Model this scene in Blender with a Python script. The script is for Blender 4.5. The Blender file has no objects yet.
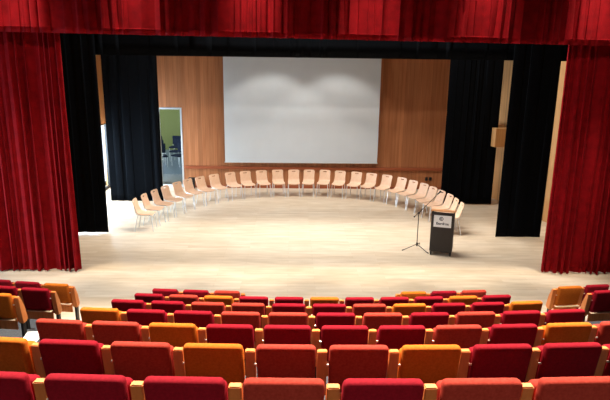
import bpy, bmesh, math, random
from mathutils import Vector, Matrix
random.seed(7)
S = bpy.context.scene
COL = S.collection
PI = math.pi

# ------------------------------------------------------------------ materials
def lin(c):
    f = lambda v: v / 12.92 if v <= .04045 else ((v + .055) / 1.055) ** 2.4
    return tuple(f(v / 255) for v in c) + (1,)

def base_mat(name):
    m = bpy.data.materials.new(name); m.use_nodes = True
    nt = m.node_tree
    return m, nt, nt.nodes['Principled BSDF']

def noise_colour(nt, bs, a, b, scale=(8, 8, 8), detail=4, coord='Object', lo=.3, hi=.7):
    tc = nt.nodes.new('ShaderNodeTexCoord'); mp = nt.nodes.new('ShaderNodeMapping')
    mp.inputs['Scale'].default_value = scale
    no = nt.nodes.new('ShaderNodeTexNoise'); no.inputs['Scale'].default_value = 1; no.inputs['Detail'].default_value = detail
    cr = nt.nodes.new('ShaderNodeValToRGB')
    cr.color_ramp.elements[0].position = lo; cr.color_ramp.elements[1].position = hi
    cr.color_ramp.elements[0].color = a; cr.color_ramp.elements[1].color = b
    nt.links.new(tc.outputs[coord], mp.inputs[0]); nt.links.new(mp.outputs[0], no.inputs[0])
    nt.links.new(no.outputs[0], cr.inputs[0])
    if bs is not None: nt.links.new(cr.outputs[0], bs.inputs['Base Color'])
    return cr, mp, no

def fabric(name, a, b, sheen=.3, bump=.15, scale=60):
    m, nt, bs = base_mat(name)
    noise_colour(nt, bs, lin(a), lin(b), (scale,) * 3, 5)
    bs.inputs['Roughness'].default_value = .9
    bs.inputs['Specular IOR Level'].default_value = .15
    bs.inputs['Sheen Weight'].default_value = sheen
    bs.inputs['Sheen Roughness'].default_value = .4
    bs.inputs['Sheen Tint'].default_value = lin(b)
    tc = nt.nodes.new('ShaderNodeTexCoord')
    n2 = nt.nodes.new('ShaderNodeTexNoise'); n2.inputs['Scale'].default_value = 250
    bp = nt.nodes.new('ShaderNodeBump'); bp.inputs['Strength'].default_value = bump; bp.inputs['Distance'].default_value = .003
    nt.links.new(tc.outputs['Object'], n2.inputs[0]); nt.links.new(n2.outputs[0], bp.inputs['Height']); nt.links.new(bp.outputs[0], bs.inputs['Normal'])
    return m

def plain(name, c, rough=.5, metal=0, spec=.5, var=.12, scale=30):
    m, nt, bs = base_mat(name)
    l = lin(c); d = tuple(v * (1 - var) for v in l[:3]) + (1,)
    noise_colour(nt, bs, d, l, (scale,) * 3)
    bs.inputs['Roughness'].default_value = rough; bs.inputs['Metallic'].default_value = metal
    bs.inputs['Specular IOR Level'].default_value = spec
    return m

def wood(name, a, b, scale=(25, 25, 2), rough=.45, spec=.4):
    m, nt, bs = base_mat(name)
    noise_colour(nt, bs, lin(a), lin(b), scale, 6)
    bs.inputs['Roughness'].default_value = rough; bs.inputs['Specular IOR Level'].default_value = spec
    return m

def wall_wood(name, a, b, axis, pitch=.13, rough=.5):
    """vertical strip panelling: each strip its own tone, thin dark joints; axis = the coordinate running along the wall"""
    m, nt, bs = base_mat(name)
    cr, mp, no = noise_colour(nt, None, lin(a), lin(b), (14, 14, .8), 6)
    tc = nt.nodes.new('ShaderNodeTexCoord'); sp = nt.nodes.new('ShaderNodeSeparateXYZ')
    nt.links.new(tc.outputs['Object'], sp.inputs[0])
    dv = nt.nodes.new('ShaderNodeMath'); dv.operation = 'DIVIDE'; dv.inputs[1].default_value = pitch
    nt.links.new(sp.outputs[axis], dv.inputs[0])
    fl = nt.nodes.new('ShaderNodeMath'); fl.operation = 'FLOOR'; nt.links.new(dv.outputs[0], fl.inputs[0])
    wn = nt.nodes.new('ShaderNodeTexWhiteNoise'); wn.noise_dimensions = '1D'; nt.links.new(fl.outputs[0], wn.inputs['W'])
    fr = nt.nodes.new('ShaderNodeMath'); fr.operation = 'FRACT'; nt.links.new(dv.outputs[0], fr.inputs[0])
    gt = nt.nodes.new('ShaderNodeMath'); gt.operation = 'GREATER_THAN'; gt.inputs[1].default_value = .07
    nt.links.new(fr.outputs[0], gt.inputs[0])
    mr = nt.nodes.new('ShaderNodeMapRange'); mr.inputs['To Min'].default_value = .82; mr.inputs['To Max'].default_value = 1.1
    nt.links.new(wn.outputs['Value'], mr.inputs[0])
    m2 = nt.nodes.new('ShaderNodeMapRange'); m2.inputs['To Min'].default_value = .72; m2.inputs['To Max'].default_value = 1
    nt.links.new(gt.outputs[0], m2.inputs[0])
    mu = nt.nodes.new('ShaderNodeMath'); mu.operation = 'MULTIPLY'
    nt.links.new(mr.outputs[0], mu.inputs[0]); nt.links.new(m2.outputs[0], mu.inputs[1])
    vm = nt.nodes.new('ShaderNodeVectorMath'); vm.operation = 'SCALE'
    nt.links.new(cr.outputs[0], vm.inputs[0]); nt.links.new(mu.outputs[0], vm.inputs['Scale'])
    nt.links.new(vm.outputs[0], bs.inputs['Base Color'])
    bs.inputs['Roughness'].default_value = rough; bs.inputs['Specular IOR Level'].default_value = .3
    return m

def floor_mat():
    m, nt, bs = base_mat('maple_parquet')
    tc = nt.nodes.new('ShaderNodeTexCoord')
    br = nt.nodes.new('ShaderNodeTexBrick')
    br.offset = .37; br.inputs['Scale'].default_value = 1
    br.inputs['Brick Width'].default_value = 1.5; br.inputs['Row Height'].default_value = .14
    br.inputs['Mortar Size'].default_value = .003; br.inputs['Mortar Smooth'].default_value = .6
    br.inputs['Color1'].default_value = lin((222, 208, 188)); br.inputs['Color2'].default_value = lin((212, 195, 171))
    br.inputs['Mortar'].default_value = lin((196, 176, 150))
    nt.links.new(tc.outputs['Object'], br.inputs[0])
    cr, mp, no = noise_colour(nt, None, (.80, .77, .72, 1), (1.0, 1.0, 1.0, 1), (1.6, 8, 1), 8)
    mx = nt.nodes.new('ShaderNodeMix'); mx.data_type = 'RGBA'; mx.blend_type = 'MULTIPLY'; mx.inputs[0].default_value = 1
    nt.links.new(br.outputs[0], mx.inputs[6]); nt.links.new(cr.outputs[0], mx.inputs[7])
    nt.links.new(mx.outputs[2], bs.inputs['Base Color'])
    bs.inputs['Roughness'].default_value = .38; bs.inputs['Specular IOR Level'].default_value = .35
    return m

def glass_mat():
    m, nt, bs = base_mat('clear_glass')
    for n in list(nt.nodes):
        if n.type != 'OUTPUT_MATERIAL': nt.nodes.remove(n)
    out = [n for n in nt.nodes if n.type == 'OUTPUT_MATERIAL'][0]
    tr = nt.nodes.new('ShaderNodeBsdfTransparent'); tr.inputs[0].default_value = (.93, .96, .98, 1)
    gl = nt.nodes.new('ShaderNodeBsdfGlossy'); gl.inputs['Roughness'].default_value = .02
    mx = nt.nodes.new('ShaderNodeMixShader')
    mx.inputs[0].default_value = .06; nt.links.new(tr.outputs[0], mx.inputs[1]); nt.links.new(gl.outputs[0], mx.inputs[2])
    nt.links.new(mx.outputs[0], out.inputs[0])
    return m

M = {
    'crimson': fabric('crimson_velour', (122, 7, 26), (142, 13, 34)),
    'brick': fabric('brick_velour', (148, 46, 36), (170, 60, 48)),
    'orange': fabric('orange_velour', (180, 92, 22), (198, 108, 34)),
    'red_drape': fabric('red_stage_velvet', (126, 3, 14), (152, 7, 21), .15, .1, 6),
    'black_drape': fabric('black_stage_cloth', (7, 9, 12), (10, 12, 16), .02, .1, 8),
    'seat_wood': wood('seat_beech', (206, 118, 56), (224, 138, 72), (30, 30, 3)),
    'pale_edge': wood('pale_beech', (214, 190, 160), (226, 204, 176), (20, 20, 20)),
    'chair_ply': wood('chair_beech_ply', (222, 184, 154), (232, 198, 170), (25, 25, 3), .4),
    'chrome': plain('chrome_tube', (226, 228, 230), .35, .55, .5, .05),
    'black_metal': plain('black_metal', (22, 22, 24), .45, .3),
    'pin': plain('bright_steel', (225, 222, 215), .3, .6, .5, .05),
    'rubber': plain('black_rubber', (16, 16, 17), .7),
    'back_wall': wall_wood('wall_panelling', (160, 99, 61), (184, 121, 79), 'X'),
    'side_wall': wall_wood('side_panelling', (196, 146, 92), (214, 166, 112), 'Y', .6),
    'rail_wood': wood('rail_wood', (142, 72, 42), (160, 84, 50), (2, 30, 30)),
    'floor': floor_mat(),
    'carpet': fabric('grey_carpet', (58, 62, 68), (76, 80, 86), .1, .3, 40),
    'plaster_dark': plain('dark_plaster', (40, 34, 32), .9, 0, .1),
    'plaster_warm': plain('warm_plaster', (120, 100, 84), .9, 0, .1),
    'stage_black': plain('stage_house_black', (26, 25, 25), .9, 0, .1),
    'screen': plain('screen_fabric', (202, 209, 214), .8, 0, .1, .04, 2),
    'screen_bar': plain('screen_bar', (205, 205, 203), .5),
    'alu': plain('aluminium', (214, 218, 222), .4, .6, .5, .05),
    'glass': glass_mat(),
    'lectern_dark': plain('charcoal_laminate', (52, 48, 47), .5, 0, .3),
    'lectern_wood': wood('lectern_wood', (196, 138, 92), (212, 156, 108), (4, 25, 25)),
    'sign_white': plain('sign_white', (242, 246, 250), .5, 0, .3, .04),
    'sign_ink': plain('sign_ink', (52, 66, 84), .6),
    'paper': plain('white_paper', (236, 238, 240), .8, 0, .1, .03),
    'annex_green': plain('olive_plaster', (140, 146, 92), .9, 0, .1),
    'annex_floor': plain('grey_blue_vinyl', (120, 134, 152), .35),
    'dark_blue': fabric('navy_upholstery', (26, 32, 48), (36, 44, 62), .1),
}

M['black_drape'].node_tree.nodes['Principled BSDF'].inputs['Specular IOR Level'].default_value = .03

# ------------------------------------------------------------------ mesh helpers
def finish(bm, name, mat, parent=None, smooth=True, angle=40):
    bmesh.ops.recalc_face_normals(bm, faces=bm.faces)
    me = bpy.data.meshes.new(name); bm.to_mesh(me); bm.free()
    me.materials.append(mat)
    if smooth:
        for p in me.polygons: p.use_smooth = True
        try: me.set_sharp_from_angle(angle=math.radians(angle))
        except Exception: pass
    return link(name, me, parent)

def link(name, me, parent=None):
    o = bpy.data.objects.new(name, me); COL.objects.link(o)
    if parent: o.parent = parent
    return o

def box(bm, c, s, bev=0, seg=3, mat=None, taper=None):
    r = bmesh.ops.create_cube(bm, size=1)
    vs = r['verts']
    for v in vs:
        v.co = Vector((v.co.x * s[0], v.co.y * s[1], v.co.z * s[2]))
    if bev:
        es = list({e for v in vs for e in v.link_edges})
        g = bmesh.ops.bevel(bm, geom=es, offset=bev, segments=seg, profile=.5, affect='EDGES')
        vs = list({v for f in g['faces'] for v in f.verts} | {v for v in vs if v.is_valid})
    for v in vs:
        if taper: v.co = taper(v.co)
        v.co += Vector(c)
        if mat is not None: v.co = mat @ v.co
    return vs

def tube(bm, pts, r, n=8, caps=True):
    pts = [Vector(p) for p in pts]; rings = []
    for i, p in enumerate(pts):
        d = (pts[min(i + 1, len(pts) - 1)] - pts[max(i - 1, 0)]).normalized()
        a = d.cross(Vector((0, 0, 1)))
        if a.length < .05: a = d.cross(Vector((0, 1, 0)))
        a.normalize(); b = d.cross(a)
        rr = r[i] if isinstance(r, (list, tuple)) else r
        rings.append([bm.verts.new(p + a * rr * math.cos(t * 2 * PI / n) + b * rr * math.sin(t * 2 * PI / n)) for t in range(n)])
    for A, B in zip(rings, rings[1:]):
        for k in range(n): bm.faces.new((A[k], A[(k + 1) % n], B[(k + 1) % n], B[k]))
    if caps:
        bm.faces.new(rings[0]); bm.faces.new(rings[-1])

def arc_pts(p0, p1, p2, n=5):
    """rounded corner p0-p1-p2"""
    p0, p1, p2 = map(Vector, (p0, p1, p2))
    return [p0 * (1 - t) ** 2 + p1 * 2 * t * (1 - t) + p2 * t * t for t in [i / n for i in range(n + 1)]]

def prism(bm, prof, x0, x1):
    """closed (y,z) outline swept along x"""
    A = [bm.verts.new((x0, y, z)) for y, z in prof]; B = [bm.verts.new((x1, y, z)) for y, z in prof]
    n = len(prof)
    bm.faces.new(A); bm.faces.new(list(reversed(B)))
    for k in range(n): bm.faces.new((A[k], B[k], B[(k + 1) % n], A[(k + 1) % n]))

def sheet(bm, fn, nu, nv, th, hole=None):
    """thick bent sheet: fn(u,v) -> (point, normal); cells for which hole(i,j) is true stay open"""
    f, b = {}, {}
    for i in range(nu + 1):
        for j in range(nv + 1):
            p, n = fn(i / nu, j / nv)
            f[i, j] = bm.verts.new(p + n * th / 2); b[i, j] = bm.verts.new(p - n * th / 2)
    on = lambda i, j: 0 <= i < nu and 0 <= j < nv and not (hole and hole(i, j))
    for i in range(nu):
        for j in range(nv):
            if not on(i, j): continue
            q = [(i, j), (i + 1, j), (i + 1, j + 1), (i, j + 1)]
            bm.faces.new([f[k] for k in q]); bm.faces.new([b[k] for k in reversed(q)])
            for (a, c, di, dj) in ((q[0], q[1], 0, -1), (q[1], q[2], 1, 0), (q[2], q[3], 0, 1), (q[3], q[0], -1, 0)):
                if not on(i + di, j + dj): bm.faces.new((f[a], b[a], b[c], f[c]))
    for v in [v for v in bm.verts if not v.link_faces]: bm.verts.remove(v)

def thing(name, label, cat, loc=(0, 0, 0), rz=0, group=None):
    o = bpy.data.objects.new(name, None); COL.objects.link(o)
    o.empty_display_size = .1
    o.location = loc; o.rotation_euler = (0, 0, rz)
    return tag(o, label, cat, group)

def tag(o, label, cat, group=None, kind=None):
    o['label'] = label; o['category'] = cat
    if group: o['group'] = group
    if kind: o['kind'] = kind
    return o

def struct(name, bm, mat, parent=None, smooth=False):
    o = finish(bm, name, mat, parent, smooth)
    o['kind'] = 'structure'
    return o

def dup(root, loc, rz, label, group=None, skip=()):
    r = root.copy(); COL.objects.link(r); r.location = loc; r.rotation_euler = (0, 0, rz)
    r['label'] = label
    if group: r['group'] = group
    for ch in list(root.children):
        if ch in skip: continue
        c = ch.copy(); COL.objects.link(c); c.parent = r
        for g in ch.children:
            d = g.copy(); COL.objects.link(d); d.parent = c
    return r

ORD = ['first', 'second', 'third', 'fourth', 'fifth', 'sixth', 'seventh', 'eighth', 'ninth', 'tenth', 'eleventh', 'twelfth', 'thirteenth']

# ------------------------------------------------------------------ setting
YB = 19.6            # rear wall of the stage
PITCH, ROWS_Y, DY, DZ, CURV = .5063, 8.521, .98926, .34665, .0163
def row_y(r, X): return ROWS_Y - (7 - r) * DY + CURV * X * X
def row_z(r): return (7 - r) * DZ

b = bmesh.new(); box(b, (0, 14.1, -.1), (19, 12.6, .2)); struct('floor', b, M['floor'])
# carpeted terraces under the seat rows; curved front edges follow the rows
for k in range(1, 9):                      # terrace k carries row 7-k
    r = 7 - k
    b = bmesh.new(); N = 36; fr = []; bk = []
    for i in range(N + 1):
        X = -9 + 18 * i / N
        fr.append((X, row_y(r, X) + .56)); bk.append((X, row_y(r, X) - .50 if k < 8 else -5))
    z1, z0 = k * DZ, (k - 1) * DZ - .25
    V = {}
    for i in range(N + 1):
        for nm, (x, y), z in (('ft', fr[i], z1), ('fb', fr[i], z0), ('bt', bk[i], z1), ('bb', bk[i], z0)): V[nm, i] = b.verts.new((x, y, z))
    for i in range(N):
        for a, c in (('ft', 'bt'), ('fb', 'ft'), ('bb', 'fb'), ('bt', 'bb')):
            b.faces.new((V[a, i], V[a, i + 1], V[c, i + 1], V[c, i]))
    for i in (0, N): b.faces.new([V[n, i] for n in ('ft', 'bt', 'bb', 'fb')])
    struct('floor_terrace', b, M['carpet'])

# stage house
b = bmesh.new()                            # rear wall with the opening of the glazed door
DX0, DX1, DZ1 = -5.12, -4.30, 2.80
for c, s in ((((-6.93 + DX0) / 2, YB + .1, 4.2), (DX0 + 6.93, .2, 8.4)), ((2.35, YB + .1, 4.2), (13.3, .2, 8.4)), (((DX0 + DX1) / 2, YB + .1, (DZ1 + 8.4) / 2), (DX1 - DX0, .2, 8.4 - DZ1))): box(b, c, s)
struct('wall_back', b, M['back_wall'])
b = bmesh.new()                            # left wall of the stage with the big window
WX, WY0, WY1, WZ1 = -6.83, 15.4, 19.57, 2.28
for c, s in (((WX - .1, (11.6 + WY0) / 2, 4.2), (.2, WY0 - 11.6, 8.4)), ((WX - .1, (WY1 + YB) / 2, 4.2), (.2, YB - WY1 - .002, 8.4)), ((WX - .1, (WY0 + WY1) / 2, (WZ1 + 8.4) / 2), (.2, WY1 - WY0, 8.4 - WZ1))): box(b, c, s)
struct('wall_left', b, M['side_wall'])
# right wall of the stage is splayed
RA, RB = Vector((6.02, YB, 0)), Vector((7.57, 11.6, 0))
d = (RB - RA).normalized(); n = Vector((-d.y, d.x, 0)); n = n if n.x > 0 else -n
b = bmesh.new()
q = [RA, RB, RB + n * .2, RA + n * .2]
lo = [b.verts.new(p) for p in q]; hi = [b.verts.new(p + Vector((0, 0, 8.4))) for p in q]
b.faces.new(lo); b.faces.new(hi)
for k in range(4): b.faces.new((lo[k], lo[(k + 1) % 4], hi[(k + 1) % 4], hi[k]))
struct('wall_right', b, M['side_wall'])
b = bmesh.new(); box(b, (0, 15.7, 8.5), (19, 8.2, .2)); struct('ceiling', b, M['stage_black'])
b = bmesh.new()                            # proscenium wall
box(b, (-7.5, 11.75, 4.6), (3.4, .2, 9.2)); box(b, (7.6, 11.75, 4.6), (3.2, .2, 9.2)); box(b, (.1, 11.75, 7.3), (11.8, .2, 3.8))
struct('wall_proscenium', b, M['plaster_dark'])
# auditorium shell
b = bmesh.new()
AY0, AY1, AZ1 = 8.7, 11.2, 2.6
X = -9.1
for c, s in (((X, (AY0 - 5) / 2, 4.6), (.2, AY0 + 5, 9.2)), ((X, (AY1 + 11.9) / 2, 4.6), (.2, 11.9 - AY1, 9.2)), ((X, (AY0 + AY1) / 2, (AZ1 + 9.2) / 2), (.2, AY1 - AY0, 9.2 - AZ1))): box(b, c, s)
struct('wall_house_left', b, M['plaster_warm'])
b = bmesh.new(); box(b, (9.1, 3.4, 4.6), (.2, 17, 9.2)); struct('wall_house_right', b, M['plaster_warm'])
b = bmesh.new(); box(b, (0, -5.1, 4.6), (18.4, .2, 9.2)); struct('wall_rear', b, M['plaster_warm'])
b = bmesh.new(); box(b, (0, 3.4, 9.3), (18.4, 17.2, .2)); struct('ceiling_house', b, M['plaster_dark'])

# unseen beam, added to keep the rear house light off the farther rows
b = bmesh.new(); box(b, (0, .5, 7.3), (18, .2, 3.8)); struct('light_block_beam', b, M['plaster_dark'])
# trim: red-brown rail on the back wall, plinth below
b = bmesh.new(); box(b, (.95, YB - .03, .73), (10.4, .06, .10), .008, 2); struct('trim_1', b, M['rail_wood'])
b = bmesh.new(); box(b, (.95, YB - .012, .04), (10.4, .024, .08)); struct('baseboard_back', b, M['rail_wood'])

# glazed door in the back wall and the daylit annex behind it
dr = bpy.data.objects.new('door_1', None); COL.objects.link(dr); dr['kind'] = 'structure'
dr.location = ((DX0 + DX1) / 2, YB + .03, 0)
W2 = (DX1 - DX0) / 2
b = bmesh.new()
for c, s in (((-W2 + .03, 0, DZ1 / 2), (.06, .08, DZ1)), ((W2 - .03, 0, DZ1 / 2), (.06, .08, DZ1)), ((0, 0, DZ1 - .03), (2 * W2 - .12, .08, .06)), ((0, 0, .05), (2 * W2 - .12, .08, .10))): box(b, c, s, .006, 1)
o = finish(b, 'door_frame', M['alu'], dr); o['kind'] = 'structure'
b = bmesh.new(); box(b, (0, 0, DZ1 / 2 + .02), (2 * W2 - .12, .012, DZ1 - .16)); o = finish(b, 'glass_pane', M['glass'], dr, False); o['kind'] = 'structure'
b = bmesh.new(); tube(b, [(-W2 + .10, -.02, .98), (-W2 + .10, -.07, .98), (-W2 + .10, -.07, 1.22), (-W2 + .10, -.02, 1.22)], .011); o = finish(b, 'door_handle', M['alu'], dr); o['kind'] = 'structure'
b = bmesh.new(); box(b, (-5.2, 23.9, -.1), (4.4, 8.2, .2)); struct('floor_annex', b, M['annex_floor'])
b = bmesh.new(); box(b, (-5.2, 28.1, 1.8), (4.4, .2, 3.6)); struct('wall_annex_back', b, M['annex_green'])
b = bmesh.new(); box(b, (-3.1, 23.9, 1.8), (.2, 8.2, 3.6)); struct('wall_annex_right', b, M['annex_green'])
b = bmesh.new(); box(b, (-5.2, 24.0, 3.7), (4.6, 8.4, .2)); struct('ceiling_annex', b, M['annex_green'])

# big window of the left stage wall, and the house window beside the front rows
def window(name, x, y0, y1, z1, bars):
    w = bpy.data.objects.new(name, None); COL.objects.link(w); w['kind'] = 'structure'; w.location = (x, (y0 + y1) / 2, 0)
    h = (y1 - y0) / 2
    b = bmesh.new()
    for c, s in (((0, -h + .03, z1 / 2), (.08, .06, z1)), ((0, h - .03, z1 / 2), (.08, .06, z1)), ((0, 0, z1 - .03), (.08, 2 * h - .12, .06)), ((0, 0, .04), (.08, 2 * h - .12, .08))): box(b, c, s, .006, 1)
    for k in range(1, bars): box(b, (0, -h + 2 * h * k / bars, z1 / 2), (.06, .05, z1 - .14))
    o = finish(b, 'window_frame', M['black_metal'], w); o['kind'] = 'structure'
    b = bmesh.new(); box(b, (-.02, 0, z1 / 2), (.01, 2 * h - .1, z1 - .1)); o = finish(b, 'glass_pane', M['glass'], w, False); o['kind'] = 'structure'
window('window_1', WX - .1, WY0, WY1, WZ1, 3)
window('window_2', -9.1, AY0, AY1, AZ1, 2)

# wooden box beam boxed out from the right wall
b = bmesh.new(); box(b, (0, 0, 0), (.62, 1.5, .58), .006, 1)
o = finish(b, 'wall_box', M['side_wall']); o.location = (5.92, 17.95, 2.19); o.rotation_euler = (0, 0, math.atan2(d.y, d.x) + PI / 2)
o['kind'] = 'structure'; o.name = 'trim_2'

# ------------------------------------------------------------------ drapes
def drape(name, x0, x1, y, z0, z1, mat, fold, amp, seed, label, cat, group=None, hem=None, lean=0, nz=26, wav=.02, gather=0):
    rnd = random.Random(seed)
    ph = [rnd.uniform(0, 6.28) for _ in range(8)]
    k = 2 * PI / fold
    nx = max(24, int((x1 - x0) / fold * 14))
    b = bmesh.new(); G = []
    xm = (x0 + x1) / 2
    for j in range(nz + 1):
        t = j / nz; row = []
        for i in range(nx + 1):
            s = i / nx; X = x0 + (x1 - x0) * s
            w = X + .22 * fold * math.sin(k * .31 * X + ph[0]) + .3 * fold * math.sin(k * .17 * X + ph[1])
            dr_ = .10 * fold * math.sin(2.3 * t + ph[2] + X * 1.3) * (1 - t)
            a = amp * (.62 + .38 * math.sin(k * .23 * X + ph[3])) * (1 - .35 * t)
            sn = math.sin(k * (w + dr_))
            Y = y + a * (abs(sn) ** .75 * (1 if sn > 0 else -1)) + .35 * a * math.sin(k * 2.1 * w + ph[4] + .8 * t) + .015 * math.sin(5 * t + X + ph[5])
            Xd = X + .18 * fold * math.sin(2 * k * w + ph[6]) * (1 if 0 < i < nx else 0) + lean * (1 - t)
            zz = z0 + (z1 - z0) * t
            if j == 0: zz += wav * .5 * math.sin(k * w) * .6
            row.append(b.verts.new((Xd - xm, Y - y, zz - z0)))
        G.append(row)
    for j in range(nz):
        for i in range(nx): b.faces.new((G[j][i], G[j][i + 1], G[j + 1][i + 1], G[j + 1][i]))
    root = thing(name, label, cat, (xm, y, z0), 0, group)
    o = finish(b, 'cloth', mat, root, True, 180)
    m = o.modifiers.new('thickness', 'SOLIDIFY'); m.thickness = .012; m.offset = 0
    if hem:                                 # a sewn band along the lower edge, following the folds
        hb = bmesh.new(); pts = []
        for v in G_last(o, nx, hem): pts.append(v)
        for (p, q_) in zip(pts, pts[1:]):
            a0, a1 = hb.verts.new(p + Vector((0, -.008, 0))), hb.verts.new(q_ + Vector((0, -.008, 0)))
            c1, c0 = hb.verts.new(q_ + Vector((0, -.008, .012))), hb.verts.new(p + Vector((0, -.008, .012)))
            hb.faces.new((a0, a1, c1, c0))
        bmesh.ops.remove_doubles(hb, verts=hb.verts, dist=1e-5)
        h = finish(hb, 'hem_stitching', mat, root, True, 180)
        m = h.modifiers.new('thickness', 'SOLIDIFY'); m.thickness = .006; m.offset = 0
    return root

def G_last(o, nx, h):
    me = o.data; n = nx + 1
    rows = len(me.vertices) // n
    zs = [me.vertices[j * n + n // 2].co.z for j in range(rows)]
    j = max(k for k in range(rows - 1) if zs[k] <= h)
    f = (h - zs[j]) / (zs[j + 1] - zs[j])
    return [me.vertices[j * n + i].co * (1 - f) + me.vertices[(j + 1) * n + i].co * f for i in range(n)]

drape('stage_curtain', -7.7, -4.99, 11.44, .03, 6.0, M['red_drape'], .16, .10, 3, 'tall red velvet stage curtain gathered at the left side of the stage', 'curtain', 'red side curtains')
drape('stage_curtain', 4.97, 7.7, 11.44, .03, 6.0, M['red_drape'], .16, .10, 11, 'tall red velvet stage curtain gathered at the right side of the stage', 'curtain', 'red side curtains')
vl = drape('stage_valance', -7.9, 7.9, 11.12, 4.84, 6.9, M['red_drape'], .25, .075, 5, 'wide red velvet valance hanging across the top of the stage opening', 'valance', None, hem=.10, nz=20, wav=.012)
vl.rotation_euler.y = .009
drape('side_drape', -6.75, -5.25, 14.14, .03, 6.6, M['black_drape'], .42, .014, 21, 'narrow black stage drape just behind the left red curtain', 'drape', 'black side drapes', wav=.0)
drape('side_drape', -6.2, -4.57, 17.46, .03, 6.6, M['black_drape'], .36, .02, 22, 'black stage drape beside the glazed door at the left rear', 'drape', 'black side drapes', wav=.0)
drape('side_drape', 4.86, 6.0, 13.93, .03, 6.6, M['black_drape'], .5, .010, 23, 'black stage drape just behind the right red curtain', 'drape', 'black side drapes', wav=.0)
drape('side_drape', 4.27, 5.88, 17.4, .03, 6.6, M['black_drape'], .38, .018, 24, 'black stage drape at the right rear, behind the lectern and last chairs', 'drape', 'black side drapes', wav=.0)
drape('stage_border', -6.7, 6.9, 14.32, 4.50, 7.6, M['black_drape'], .9, .02, 31, 'black overhead border drape spanning the stage behind the red valance', 'drape', 'black border drapes', nz=10, wav=0)
drape('stage_border', -6.7, 6.1, 17.72, 4.52, 7.6, M['black_drape'], .9, .02, 32, 'rear black border drape just above the top of the projection screen', 'drape', 'black border drapes', nz=10, wav=0)

# ------------------------------------------------------------------ projection screen
sc = thing('projection_screen', 'large white projection screen hanging on the wooden back wall', 'screen', (-.17, YB - .13, .93))
b = bmesh.new(); box(b, (0, 0, 1.84), (5.32, .012, 3.62)); finish(b, 'screen_cloth', M['screen'], sc, False)
b = bmesh.new(); box(b, (0, 0, .015), (5.36, .03, .035), .01, 2); finish(b, 'bottom_bar', M['screen_bar'], sc)
b = bmesh.new(); box(b, (0, .03, 3.72), (5.5, .13, .14), .02, 2); finish(b, 'roller_case', M['screen_bar'], sc)
for x in (-2.6, 2.6):
    b = bmesh.new(); box(b, (x, .08, 3.72), (.06, .10, .18), .006, 1); finish(b, 'wall_mount', M['black_metal'], sc)

# ------------------------------------------------------------------ auditorium seats
PW = .41                                     # width of the upholstered back
T = math.radians(10)                         # recline
def lean(z): return -(z - .44) * math.tan(T)
def seat_meshes():
    out = {}
    # upholstered back: thick pad, reclined, rounded
    b = bmesh.new()
    def tp(v): return Vector((v.x * (1 + .03 * (v.z / .37)), v.y, v.z))
    box(b, (0, -.04, .6235), (PW, .085, .367), .034, 4, None, tp)
    for v in b.verts: v.co.y += lean(v.co.z) - lean(.807)
    out['back'] = b
    # tipped-up cushion in front of the back
    b = bmesh.new()
    box(b, (0, .062, .535), (PW - .012, .095, .37), .036, 4)
    for v in b.verts: v.co.y += .55 * (lean(v.co.z) - lean(.807)) + .01
    out['cushion'] = b
    # wooden lower back panel
    b = bmesh.new(); box(b, (0, .03, .36), (PW + .01, .018, .17), .005, 2); out['lower'] = b
    b = bmesh.new(); box(b, (0, -.01, .438), (PW + .02, .06, .012), .004, 1); out['edge'] = b
    return out
def pillar_bm(x):
    b = bmesh.new()
    prism(b, [(-.02, .748), (.03, .748), (.10, .58), (.15, .40), (.12, .36), (.04, .36), (.03, .44)], x - .034, x + .034)
    bmesh.ops.bevel(b, geom=list(b.edges), offset=.006, segments=2, affect='EDGES')
    return b
def foot_bm(x):
    b = bmesh.new(); box(b, (x, .085, .19), (.035, .08, .36), .006, 1); box(b, (x, .09, .012), (.07, .22, .024), .006, 1); return b
def pin_bm(x, sgn):
    b = bmesh.new(); tube(b, [(x + sgn * .030, -.012, .645), (x + sgn * .056, -.012, .645)], .008, 8); return b

HP = PITCH / 2
protos = {}
def make_proto(col):
    t = thing('auditorium_seat', 'x', 'auditorium seat')
    sm = seat_meshes()
    o = finish(sm['back'], 'backrest', M[col], t, True, 60)
    finish(sm['cushion'], 'seat_cushion', M[col], t, True, 60)
    finish(sm['lower'], 'lower_panel', M['seat_wood'], t)
    finish(sm['edge'], 'edge_strip', M['pale_edge'], t)
    for nm, x, s in (('L', -HP, 1), ('R', HP, -1)):
        p = finish(pillar_bm(x), 'side_panel', M['seat_wood'], t)
        f = finish(foot_bm(x), 'foot', M['black_metal'], p)
        g = finish(pin_bm(x, s), 'hinge_pin', M['pin'], p)
        protos[col, nm] = p
    protos[col] = t
for c in ('crimson', 'brick', 'orange'): make_proto(c)

def add_seat(col, X, Y, Z, rz, sides, label, group):
    skip = [protos[col, s] for s in 'LR' if s not in sides]
    return dup(protos[col], (X, Y, Z), rz, label, group, skip)

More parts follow.
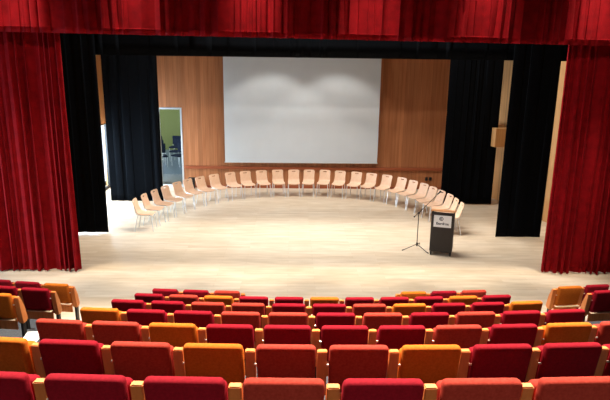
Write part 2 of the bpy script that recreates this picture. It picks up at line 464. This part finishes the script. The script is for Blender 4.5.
CN = {'c': 'crimson', 'b': 'brick', 'o': 'orange'}
CW = {'c': 'crimson', 'b': 'brick-red', 'o': 'orange'}
ROWNAME = {7: 'row nearest the stage', 6: 'second row from the stage', 5: 'third row from the stage', 4: 'fourth row from the stage',
           3: 'fifth row from the stage', 2: 'sixth row from the stage', 1: 'row closest to the camera'}
LAY = {1: (1, 'cccbcbb'), 2: (0, 'ocbobbocccc'), 3: (0, 'bbocccc' + 'bcob'), 4: (0, 'occbbcbcbcc'), 5: (0, 'ccbbccbocco'), 6: (0, 'cboccocccoc'), 7: (0, 'ccb.....ocb')}
for r, (i0, s) in LAY.items():
    if r == 2: s = s[:10]
    n = len(s)
    for q_, ch in enumerate(s):
        if ch == '.': continue
        i = i0 + q_; X = (i - 5) * PITCH
        sides = 'L' if i > 0 else ''
        if r == 7 and i == 2: sides = 'LR'
        if r == 7:
            lab = f"{CW[ch]} folding seat, {ORD[i if i < 3 else i - 8]} from left in the {'left' if i < 3 else 'right'} trio of the row nearest the stage"
        else:
            m = n // 2
            pos = (ORD[q_] + ' from left') if q_ <= m else ((ORD[n - 1 - q_] + ' from right') if q_ < n - 1 else 'rightmost')
            if q_ == 0: pos = 'leftmost'
            lab = f"{CW[ch]} folding seat, {pos} in the middle block's {ROWNAME[r]}"
        add_seat(CN[ch], X, row_y(r, X), row_z(r), math.atan(2 * CURV * X), sides, lab, 'auditorium seats in the middle block')

# the blocks beyond the two aisles
SIDE = [(7, -4.37, 'o', 'R', 'orange folding seat at the aisle end of the left block, beside the bare floor'),
        (7, -4.88, 'c', 'R', 'crimson folding seat in the left block, next to its orange aisle seat'),
        (7, -5.39, 'c', 'R', 'crimson folding seat in the left block, two from its orange aisle seat'),
        (6, -4.24, 'c', 'R', 'crimson folding seat at the aisle end of the left block\'s second row'),
        (6, -4.75, 'c', 'R', 'crimson folding seat one in from the aisle in the left block\'s second row'),
        (5, -4.27, 'o', 'R', 'orange folding seat at the left picture edge in the left block\'s third row'),
        (7, 4.22, 'o', 'L', 'orange folding seat at the aisle end of the right block, near the red curtain'),
        (7, 4.73, 'c', 'L', 'crimson folding seat in the right block, beside its orange aisle seat'),
        (6, 4.27, 'c', 'L', 'crimson folding seat at the right picture edge in the right block\'s second row')]
for r, X, ch, sd, lab in SIDE:
    add_seat(CN[ch], X, row_y(r, X), row_z(r), math.atan(2 * CURV * X) * .8, sd, lab, 'auditorium seats in the side blocks')
for c in ('crimson', 'brick', 'orange'):
    t = protos[c]
    for ch in list(t.children):
        for g in list(ch.children): bpy.data.objects.remove(g)
        bpy.data.objects.remove(ch)
    bpy.data.objects.remove(t)

# paper lying on the aisle terrace
b = bmesh.new(); box(b, (0, 0, .004), (.20, .28, .008), .002, 1)
o = finish(b, 'paper_sheet', M['paper']); o.location = (-3.72, 6.50, 3 * DZ); o.rotation_euler = (0, 0, .1)
tag(o, 'white sheet of paper lying on the grey carpet of the left aisle', 'paper')

# ------------------------------------------------------------------ stage chairs
def make_chair():
    t = thing('stacking_chair', 'x', 'chair', (0, 0, 0), 0, 'chairs in the semicircle on stage')
    # local frame: seat faces -Y, back at +Y, origin at the floor under the seat centre
    def back(u, v):                          # v 0 bottom .. 1 top
        z = .50 + .335 * v
        w = .19 - .012 * math.sin(v * PI) + .004 * v
        e = 0
        if v > .86: e = .045 * ((v - .86) / .14) ** 2
        x = (u * 2 - 1) * (w - e)
        y = .205 + .075 * v + .02 * (1 - (2 * u - 1) ** 2) - .03 * (1 - v) ** 2
        return Vector((x, y, z)), Vector((0, -1, .2)).normalized()
    b = bmesh.new(); sheet(b, back, 12, 14, .012, lambda i, j: j == 11 and 4 <= i <= 7)
    o = finish(b, 'backrest', M['chair_ply'], t, True, 50)
    def seat(u, v):                          # v 0 front .. 1 rear, curls up into the back
        y = -.225 + .42 * v
        w = .198 - .008 * v
        if v < .15: w -= .035 * ((.15 - v) / .15) ** 2
        z = .452 + .012 * (2 * u - 1) ** 2 - .02 * max(0, .2 - v) / .2 + .06 * max(0, v - .72) ** 2 / .0784
        return Vector(((u * 2 - 1) * w, y, z - .006 * math.sin(v * PI))), Vector((0, 0, 1))
    b = bmesh.new(); sheet(b, seat, 10, 12, .013)
    finish(b, 'seat', M['chair_ply'], t, True, 50)
    R = .0125
    for sx in (-1, 1):
        b = bmesh.new(); tube(b, [(sx * .195, -.235, .0), (sx * .175, -.19, .40)] + arc_pts((sx * .175, -.19, .40), (sx * .172, -.18, .437), (sx * .16, -.15, .437))[1:], R, 8)
        finish(b, 'leg', M['chrome'], t)
        b = bmesh.new(); tube(b, [(sx * .195, .25, .0), (sx * .175, .17, .40)] + arc_pts((sx * .175, .17, .40), (sx * .172, .155, .437), (sx * .16, .12, .437))[1:], R, 8)
        finish(b, 'leg', M['chrome'], t)
    b = bmesh.new()
    for sx in (-1, 1): tube(b, [(sx * .16, -.16, .437), (sx * .16, .13, .437)], R * .9, 8)
    tube(b, [(-.16, 0, .434), (.16, 0, .434)], R * .8, 8)
    finish(b, 'under_frame', M['chrome'], t)
    b = bmesh.new(); r_ = [(.14, .15, .437), (.14, .205, .455), (.14, .222, .50), (.14, .252, .64), (.10, .265, .68)]
    tube(b, r_ + [(-x, y, z) for x, y, z in reversed(r_)], R * .75, 8); finish(b, 'back_support', M['chrome'], t)
    return t
RC, CC = 4.03, Vector((-.21, 14.56, 0))
ANG = [-91, -83.6, -76.3, -69.0, -61.2, -54.3, -47.6, -40.3, -32.4, -25.6, -18.0, -10.6, -3.2, 3.9, 11.2, 18.5, 25.9, 32.6, 39.8, 47.0, 53.6, 60.2, 66.8, 73.4, 80.0, 86.6, 93.2]
RAD = [4.15, 4.08, 4.02, 4.0, 4.01, 4.05, 4.03, 4.04, 4.04, 4.0, 3.97, 3.95, 3.92, 3.94, 4.0, 4.01, 4.06, 4.12, 4.16, 4.16, 4.1, 4.07, 4.0, 3.97, 3.97, 3.94, 3.96]
chair0 = make_chair()
rj = random.Random(4)
for k, (a, R_) in enumerate(zip(ANG, RAD)):
    t_ = math.radians(a)
    p = CC + Vector((math.sin(t_), math.cos(t_), 0)) * R_
    n = len(ANG)
    if k == 0: lab = 'leftmost beech plywood chair of the semicircle, at its front end'
    elif k == n - 1: lab = 'rightmost beech plywood chair of the semicircle, behind the lectern'
    elif k == 13: lab = 'beech plywood chair at the middle of the semicircle, under the screen'
    elif k < 13: lab = f'beech plywood chair, {ORD[k]} from the left end of the semicircle'
    else: lab = f'beech plywood chair, {ORD[n - 1 - k]} from the right end of the semicircle'
    rz = -t_ + rj.uniform(-.05, .05)
    if k == 0:
        chair0.location = p; chair0.rotation_euler = (0, 0, rz); chair0['label'] = lab
    else: dup(chair0, p, rz, lab)

# ------------------------------------------------------------------ lectern
lt = thing('lectern', 'dark charcoal lectern on casters with a white sign on its front', 'lectern', (3.09, 12.72, 0), -.33)
b = bmesh.new(); box(b, (0, -.19, .585), (.52, .024, .95), .004, 2); finish(b, 'front_panel', M['lectern_dark'], lt)
for s in (-1, 1):
    b = bmesh.new(); prism(b, [(-.178, .11), (.20, .11), (.20, .99), (-.178, 1.06)], s * .26 - (.022 if s > 0 else 0), s * .26 + (.022 if s < 0 else 0)); finish(b, 'side_panel', M['lectern_dark'], lt)
b = bmesh.new()
box(b, (0, 0, 0), (.56, .46, .026), .006, 2)
for v in b.verts: v.co = Vector((v.co.x, v.co.y + .01, v.co.z + 1.05 - .19 * v.co.y))
finish(b, 'desk_top', M['lectern_wood'], lt)
b = bmesh.new(); box(b, (0, .01, .62), (.47, .36, .018)); finish(b, 'shelf', M['lectern_dark'], lt)
b = bmesh.new(); box(b, (0, 0, .10), (.50, .40, .024), .004, 1); finish(b, 'base_board', M['lectern_dark'], lt)
for sx in (-1, 1):
    for sy in (-1, 1):
        b = bmesh.new(); tube(b, [(sx * .225 - .014, sy * .165, .035), (sx * .225 + .014, sy * .165, .035)], .035, 14)
        c = finish(b, 'caster', M['rubber'], lt)
        b = bmesh.new(); box(b, (sx * .225, sy * .165, .075), (.045, .045, .03), .006, 1); box(b, (sx * .225 - .02, sy * .165, .05), (.005, .03, .05)); box(b, (sx * .225 + .02, sy * .165, .05), (.005, .03, .05))
        finish(b, 'caster_fork', M['black_metal'], c)
b = bmesh.new(); box(b, (0, -.206, .845), (.40, .008, .285), .002, 1)
sg = finish(b, 'sign_panel', M['sign_white'], lt); sg['label'] = 'white sign with a round dark blue emblem above one word'
def text_mesh(txt, size, loc, name, parent, mat):
    cu = bpy.data.curves.new(name, 'FONT'); cu.body = txt; cu.size = size; cu.align_x = 'CENTER'; cu.extrude = .001; cu.offset = size * .03
    to = bpy.data.objects.new('tmp', cu); COL.objects.link(to)
    dg = bpy.context.evaluated_depsgraph_get()
    me = bpy.data.meshes.new_from_object(to.evaluated_get(dg)); bpy.data.objects.remove(to)
    me.materials.clear(); me.materials.append(mat)
    for v in me.vertices: v.co = Vector((v.co.x + loc[0], loc[1] - v.co.z, v.co.y + loc[2]))
    return link(name, me, parent)
text_mesh('Excellent', .078, (.0, -.2115, .765), 'lettering', sg, M['sign_ink'])
b = bmesh.new()                              # emblem: ring with a curved stroke and a dot
for k in range(40):
    a0, a1 = k * 2 * PI / 40, (k + 1) * 2 * PI / 40
    for r0, r1, lo_, hi_ in ((.032, .047, 0, 40), (.004, .024, 8, 33)):
        if lo_ <= k < hi_:
            v = [b.verts.new((-.03 + r * math.cos(a), -.2112, .905 + r * math.sin(a))) for r, a in ((r0, a0), (r1, a0), (r1, a1), (r0, a1))]
            b.faces.new(v)
bmesh.ops.remove_doubles(b, verts=b.verts, dist=1e-5)
r_ = bmesh.ops.extrude_face_region(b, geom=list(b.faces))
for v in [g for g in r_['geom'] if isinstance(g, bmesh.types.BMVert)]: v.co.y += .002
finish(b, 'emblem', M['sign_ink'], sg, False)

# ------------------------------------------------------------------ microphone stand
ms = thing('microphone_stand', 'black tripod microphone stand with a boom arm beside the lectern', 'microphone stand', (2.58, 13.05, 0))
b = bmesh.new(); tube(b, [(0, 0, .09), (0, 0, .90)], .010, 8); finish(b, 'pole', M['black_metal'], ms)
for a in (-157, -62, 68):
    a_ = math.radians(a); c, s_ = math.cos(a_), math.sin(a_)
    b = bmesh.new(); tube(b, [(c * .02, s_ * .02, .11), (c * .40, s_ * .40, .014)], .009, 8)
    l = finish(b, 'leg', M['black_metal'], ms)
    b = bmesh.new(); tube(b, [(c * .385, s_ * .385, .018), (c * .425, s_ * .425, .012)], .012, 8); finish(b, 'rubber_foot', M['rubber'], l)
b = bmesh.new(); tube(b, [(0, 0, .07), (0, 0, .15)], .024, 10); finish(b, 'leg_hub', M['black_metal'], ms)
b = bmesh.new(); tube(b, [(-.02, 0, .90), (.02, 0, .90)], .022, 10); tube(b, [(0, -.05, .90), (0, -.02, .90)], .013, 8); finish(b, 'boom_clutch', M['black_metal'], ms)
b = bmesh.new(); tube(b, [(-.09, 0, .82), (0, 0, .91), (.40, 0, 1.34)], .008, 8); tube(b, [(-.115, 0, .795), (-.09, 0, .82)], .016, 8); finish(b, 'boom_arm', M['black_metal'], ms)
mc = thing('microphone', 'black handheld microphone clipped to the end of the boom arm', 'microphone', (2.98, 13.05, 1.34))
b = bmesh.new(); tube(b, [(.0, 0, .015), (.065, 0, .075)], [.011, .017], 10); finish(b, 'body', M['black_metal'], mc)
b = bmesh.new(); bmesh.ops.create_icosphere(b, subdivisions=2, radius=.026)
for v in b.verts: v.co += Vector((.083, 0, .092))
finish(b, 'grille', M['black_metal'], mc)

# ------------------------------------------------------------------ small things at the back wall
b = bmesh.new()
ws = thing('wall_socket', 'left one of two small black wall sockets beside the right rear drape', 'socket', (4.30, YB, .38), 0, 'wall sockets')
def socket(t):
    b = bmesh.new(); box(b, (0, -.02, 0), (.09, .04, .12), .008, 2); finish(b, 'socket_box', M['black_metal'], t)
    b = bmesh.new(); box(b, (0, -.043, 0), (.06, .008, .06), .003, 1); finish(b, 'outlet_face', M['rubber'], t)
socket(ws)
dup(ws, (4.44, YB, .38), 0, 'right one of two small black wall sockets beside the right rear drape')
cs = thing('equipment_box', 'small black box on the floor against the wood beside the glazed door', 'box', (-4.0, YB - .26, 0))
b = bmesh.new(); box(b, (0, 0, .21), (.22, .22, .38), .012, 2); finish(b, 'cabinet', M['black_metal'], cs)
b = bmesh.new(); box(b, (0, -.112, .22), (.19, .008, .33), .003, 1); finish(b, 'grille', M['rubber'], cs)
for sx in (-1, 1):
    for sy in (-1, 1):
        b = bmesh.new(); tube(b, [(sx * .085, sy * .085, 0), (sx * .085, sy * .085, .025)], .014, 8); finish(b, 'foot', M['rubber'], cs)

# dark chairs standing in the annex behind the glazed door
def annex_chair():
    t = thing('upholstered_chair', 'x', 'chair', (0, 0, 0), 0, 'dark chairs behind the glazed door')
    b = bmesh.new(); box(b, (0, 0, .45), (.46, .46, .07), .025, 3); finish(b, 'seat', M['dark_blue'], t)
    b = bmesh.new(); box(b, (0, .22, .74), (.44, .05, .40), .022, 3); finish(b, 'backrest', M['dark_blue'], t)
    for sx in (-1, 1):
        b = bmesh.new(); tube(b, [(sx * .21, -.20, 0), (sx * .21, -.20, .44)], .012); finish(b, 'leg', M['chrome'], t)
        b = bmesh.new(); tube(b, [(sx * .21, .23, 0), (sx * .21, .22, .90)], .012); finish(b, 'leg', M['chrome'], t)
    return t
ac = annex_chair()
AC = [(-5.98, 23.5, .4, 'left chair of the nearest'), (-5.3, 23.7, -.5, 'right chair of the nearest'), (-6.35, 24.6, .2, 'left chair of the middle'),
      (-5.62, 24.8, -.3, 'right chair of the middle'), (-6.6, 25.8, .5, 'left chair of the farthest'), (-5.9, 26.0, -.2, 'right chair of the farthest')]
for k, (x, y, rz, lab) in enumerate(AC):
    lab = f'dark blue upholstered chair, {lab} pair seen through the glazed door'
    if k == 0: ac.location = (x, y, 0); ac.rotation_euler = (0, 0, rz); ac['label'] = lab
    else: dup(ac, (x, y, 0), rz, lab)

# ------------------------------------------------------------------ lights
def area(name, loc, rot, sx, sy, power, col):
    l = bpy.data.lights.new(name, 'AREA'); l.shape = 'RECTANGLE'; l.size = sx; l.size_y = sy; l.energy = power; l.color = col
    o = bpy.data.objects.new(name, l); COL.objects.link(o); o.location = loc; o.rotation_euler = rot
    return o
def spot(name, loc, target, power, ang, col, blend=.3, rad=.06):
    l = bpy.data.lights.new(name, 'SPOT'); l.energy = power; l.spot_size = math.radians(ang); l.spot_blend = blend; l.color = col; l.shadow_soft_size = rad
    o = bpy.data.objects.new(name, l); COL.objects.link(o); o.location = loc
    o.rotation_euler = (Vector(target) - Vector(loc)).to_track_quat('-Z', 'Y').to_euler()
    return o
WARM = (1, .86, .68); NEUT = (1, .94, .86); COOL = (.72, .87, 1)
area('stage_light_front', (0, 13.5, 8.1), (0, 0, 0), 6.4, 1.0, 860, NEUT)
area('stage_light_rear', (0, 15.6, 8.1), (0, 0, 0), 6.4, 1.6, 680, NEUT)
for x in (-1.2, 1.05): spot('screen_light', (x, 17.9, 5.4), (x, 17.9, 3), 170, 100, NEUT, .3, .1)
for x in (-5.6, -3.45, -1.2, 1.0, 3.15, 5.3): spot('valance_downlight', (x, 10.5, 8.9), (x, 11.05, 5.2), 2900, 21, WARM, .9, .22)
for x in (-4.4, -2.2, 0, 2.2, 4.4): spot('house_downlight', (x, 7.0, 9.0), (x, 4.6, 2.0), 3300, 78, WARM, .3, .12)
for x in (-5.2, -1.8, 1.8, 5.2): spot('apron_fill_spot', (x, 9.0, 9.0), (x, 9.1, 0), 900, 36, NEUT, .8, .12)  # added fill, brightens the floor in front of the seats; not actual fixtures
for x in (-1.5, 2.5): spot('front_of_house_spot', (x, 2.2, 8.9), (x * 1.1 + .4, 12.9, .6), 900, 24, (.95, .97, 1), .9, .08)
for x in (-1, 1): spot('curtain_spot', (x * 4, 5.5, 8.9), (x * 6.0, 11.4, 3.6), 520, 30, WARM, .8, .08)
area('house_light_rear', (0, -1.0, 7.2), (math.radians(35), 0, 0), 9, .4, 480, WARM)
area('daylight_stage', (WX - .6, (WY0 + WY1) / 2, 1.5), (0, -PI / 2, 0), 2.4, 4.2, 950, COOL)
area('daylight_house', (-9.8, (AY0 + AY1) / 2, 1.6), (0, -PI / 2, 0), 2.6, 2.6, 400, COOL)
area('daylight_annex', (-7.6, 23.5, 2.2), (0, -PI / 2, 0), 2.2, 5, 120, COOL)

w = bpy.data.worlds.new('sky'); S.world = w; w.use_nodes = True
bg = w.node_tree.nodes['Background']; bg.inputs[0].default_value = (.86, .93, 1, 1); bg.inputs[1].default_value = 2.0

# ------------------------------------------------------------------ camera
f, pit, yaw, rol, cx, H = 563.479, .2447, .02301, .01327, -.47125, 4.46319
F = Vector((math.sin(yaw) * math.cos(pit), math.cos(yaw) * math.cos(pit), -math.sin(pit)))
R = Vector((math.cos(yaw), -math.sin(yaw), 0)); D = F.cross(R)
c, s_ = math.cos(rol), math.sin(rol)
Rr = R * c - D * s_; Dr = R * s_ + D * c
cam = bpy.data.cameras.new('camera'); co = bpy.data.objects.new('camera', cam); COL.objects.link(co)
cam.sensor_fit = 'HORIZONTAL'; cam.sensor_width = 36; cam.lens = f / 610 * 36; cam.clip_end = 200
mw = Matrix((Rr, -Dr, -F)).transposed().to_4x4(); mw.translation = (cx, 0, H)
co.matrix_world = mw
S.camera = co
vs = S.view_settings
vs.view_transform = 'Standard'; vs.look = 'None'; vs.gamma = 1; vs.use_curve_mapping = False; vs.exposure = 0
S.cycles.use_denoising = True
S.cycles.max_bounces = 8
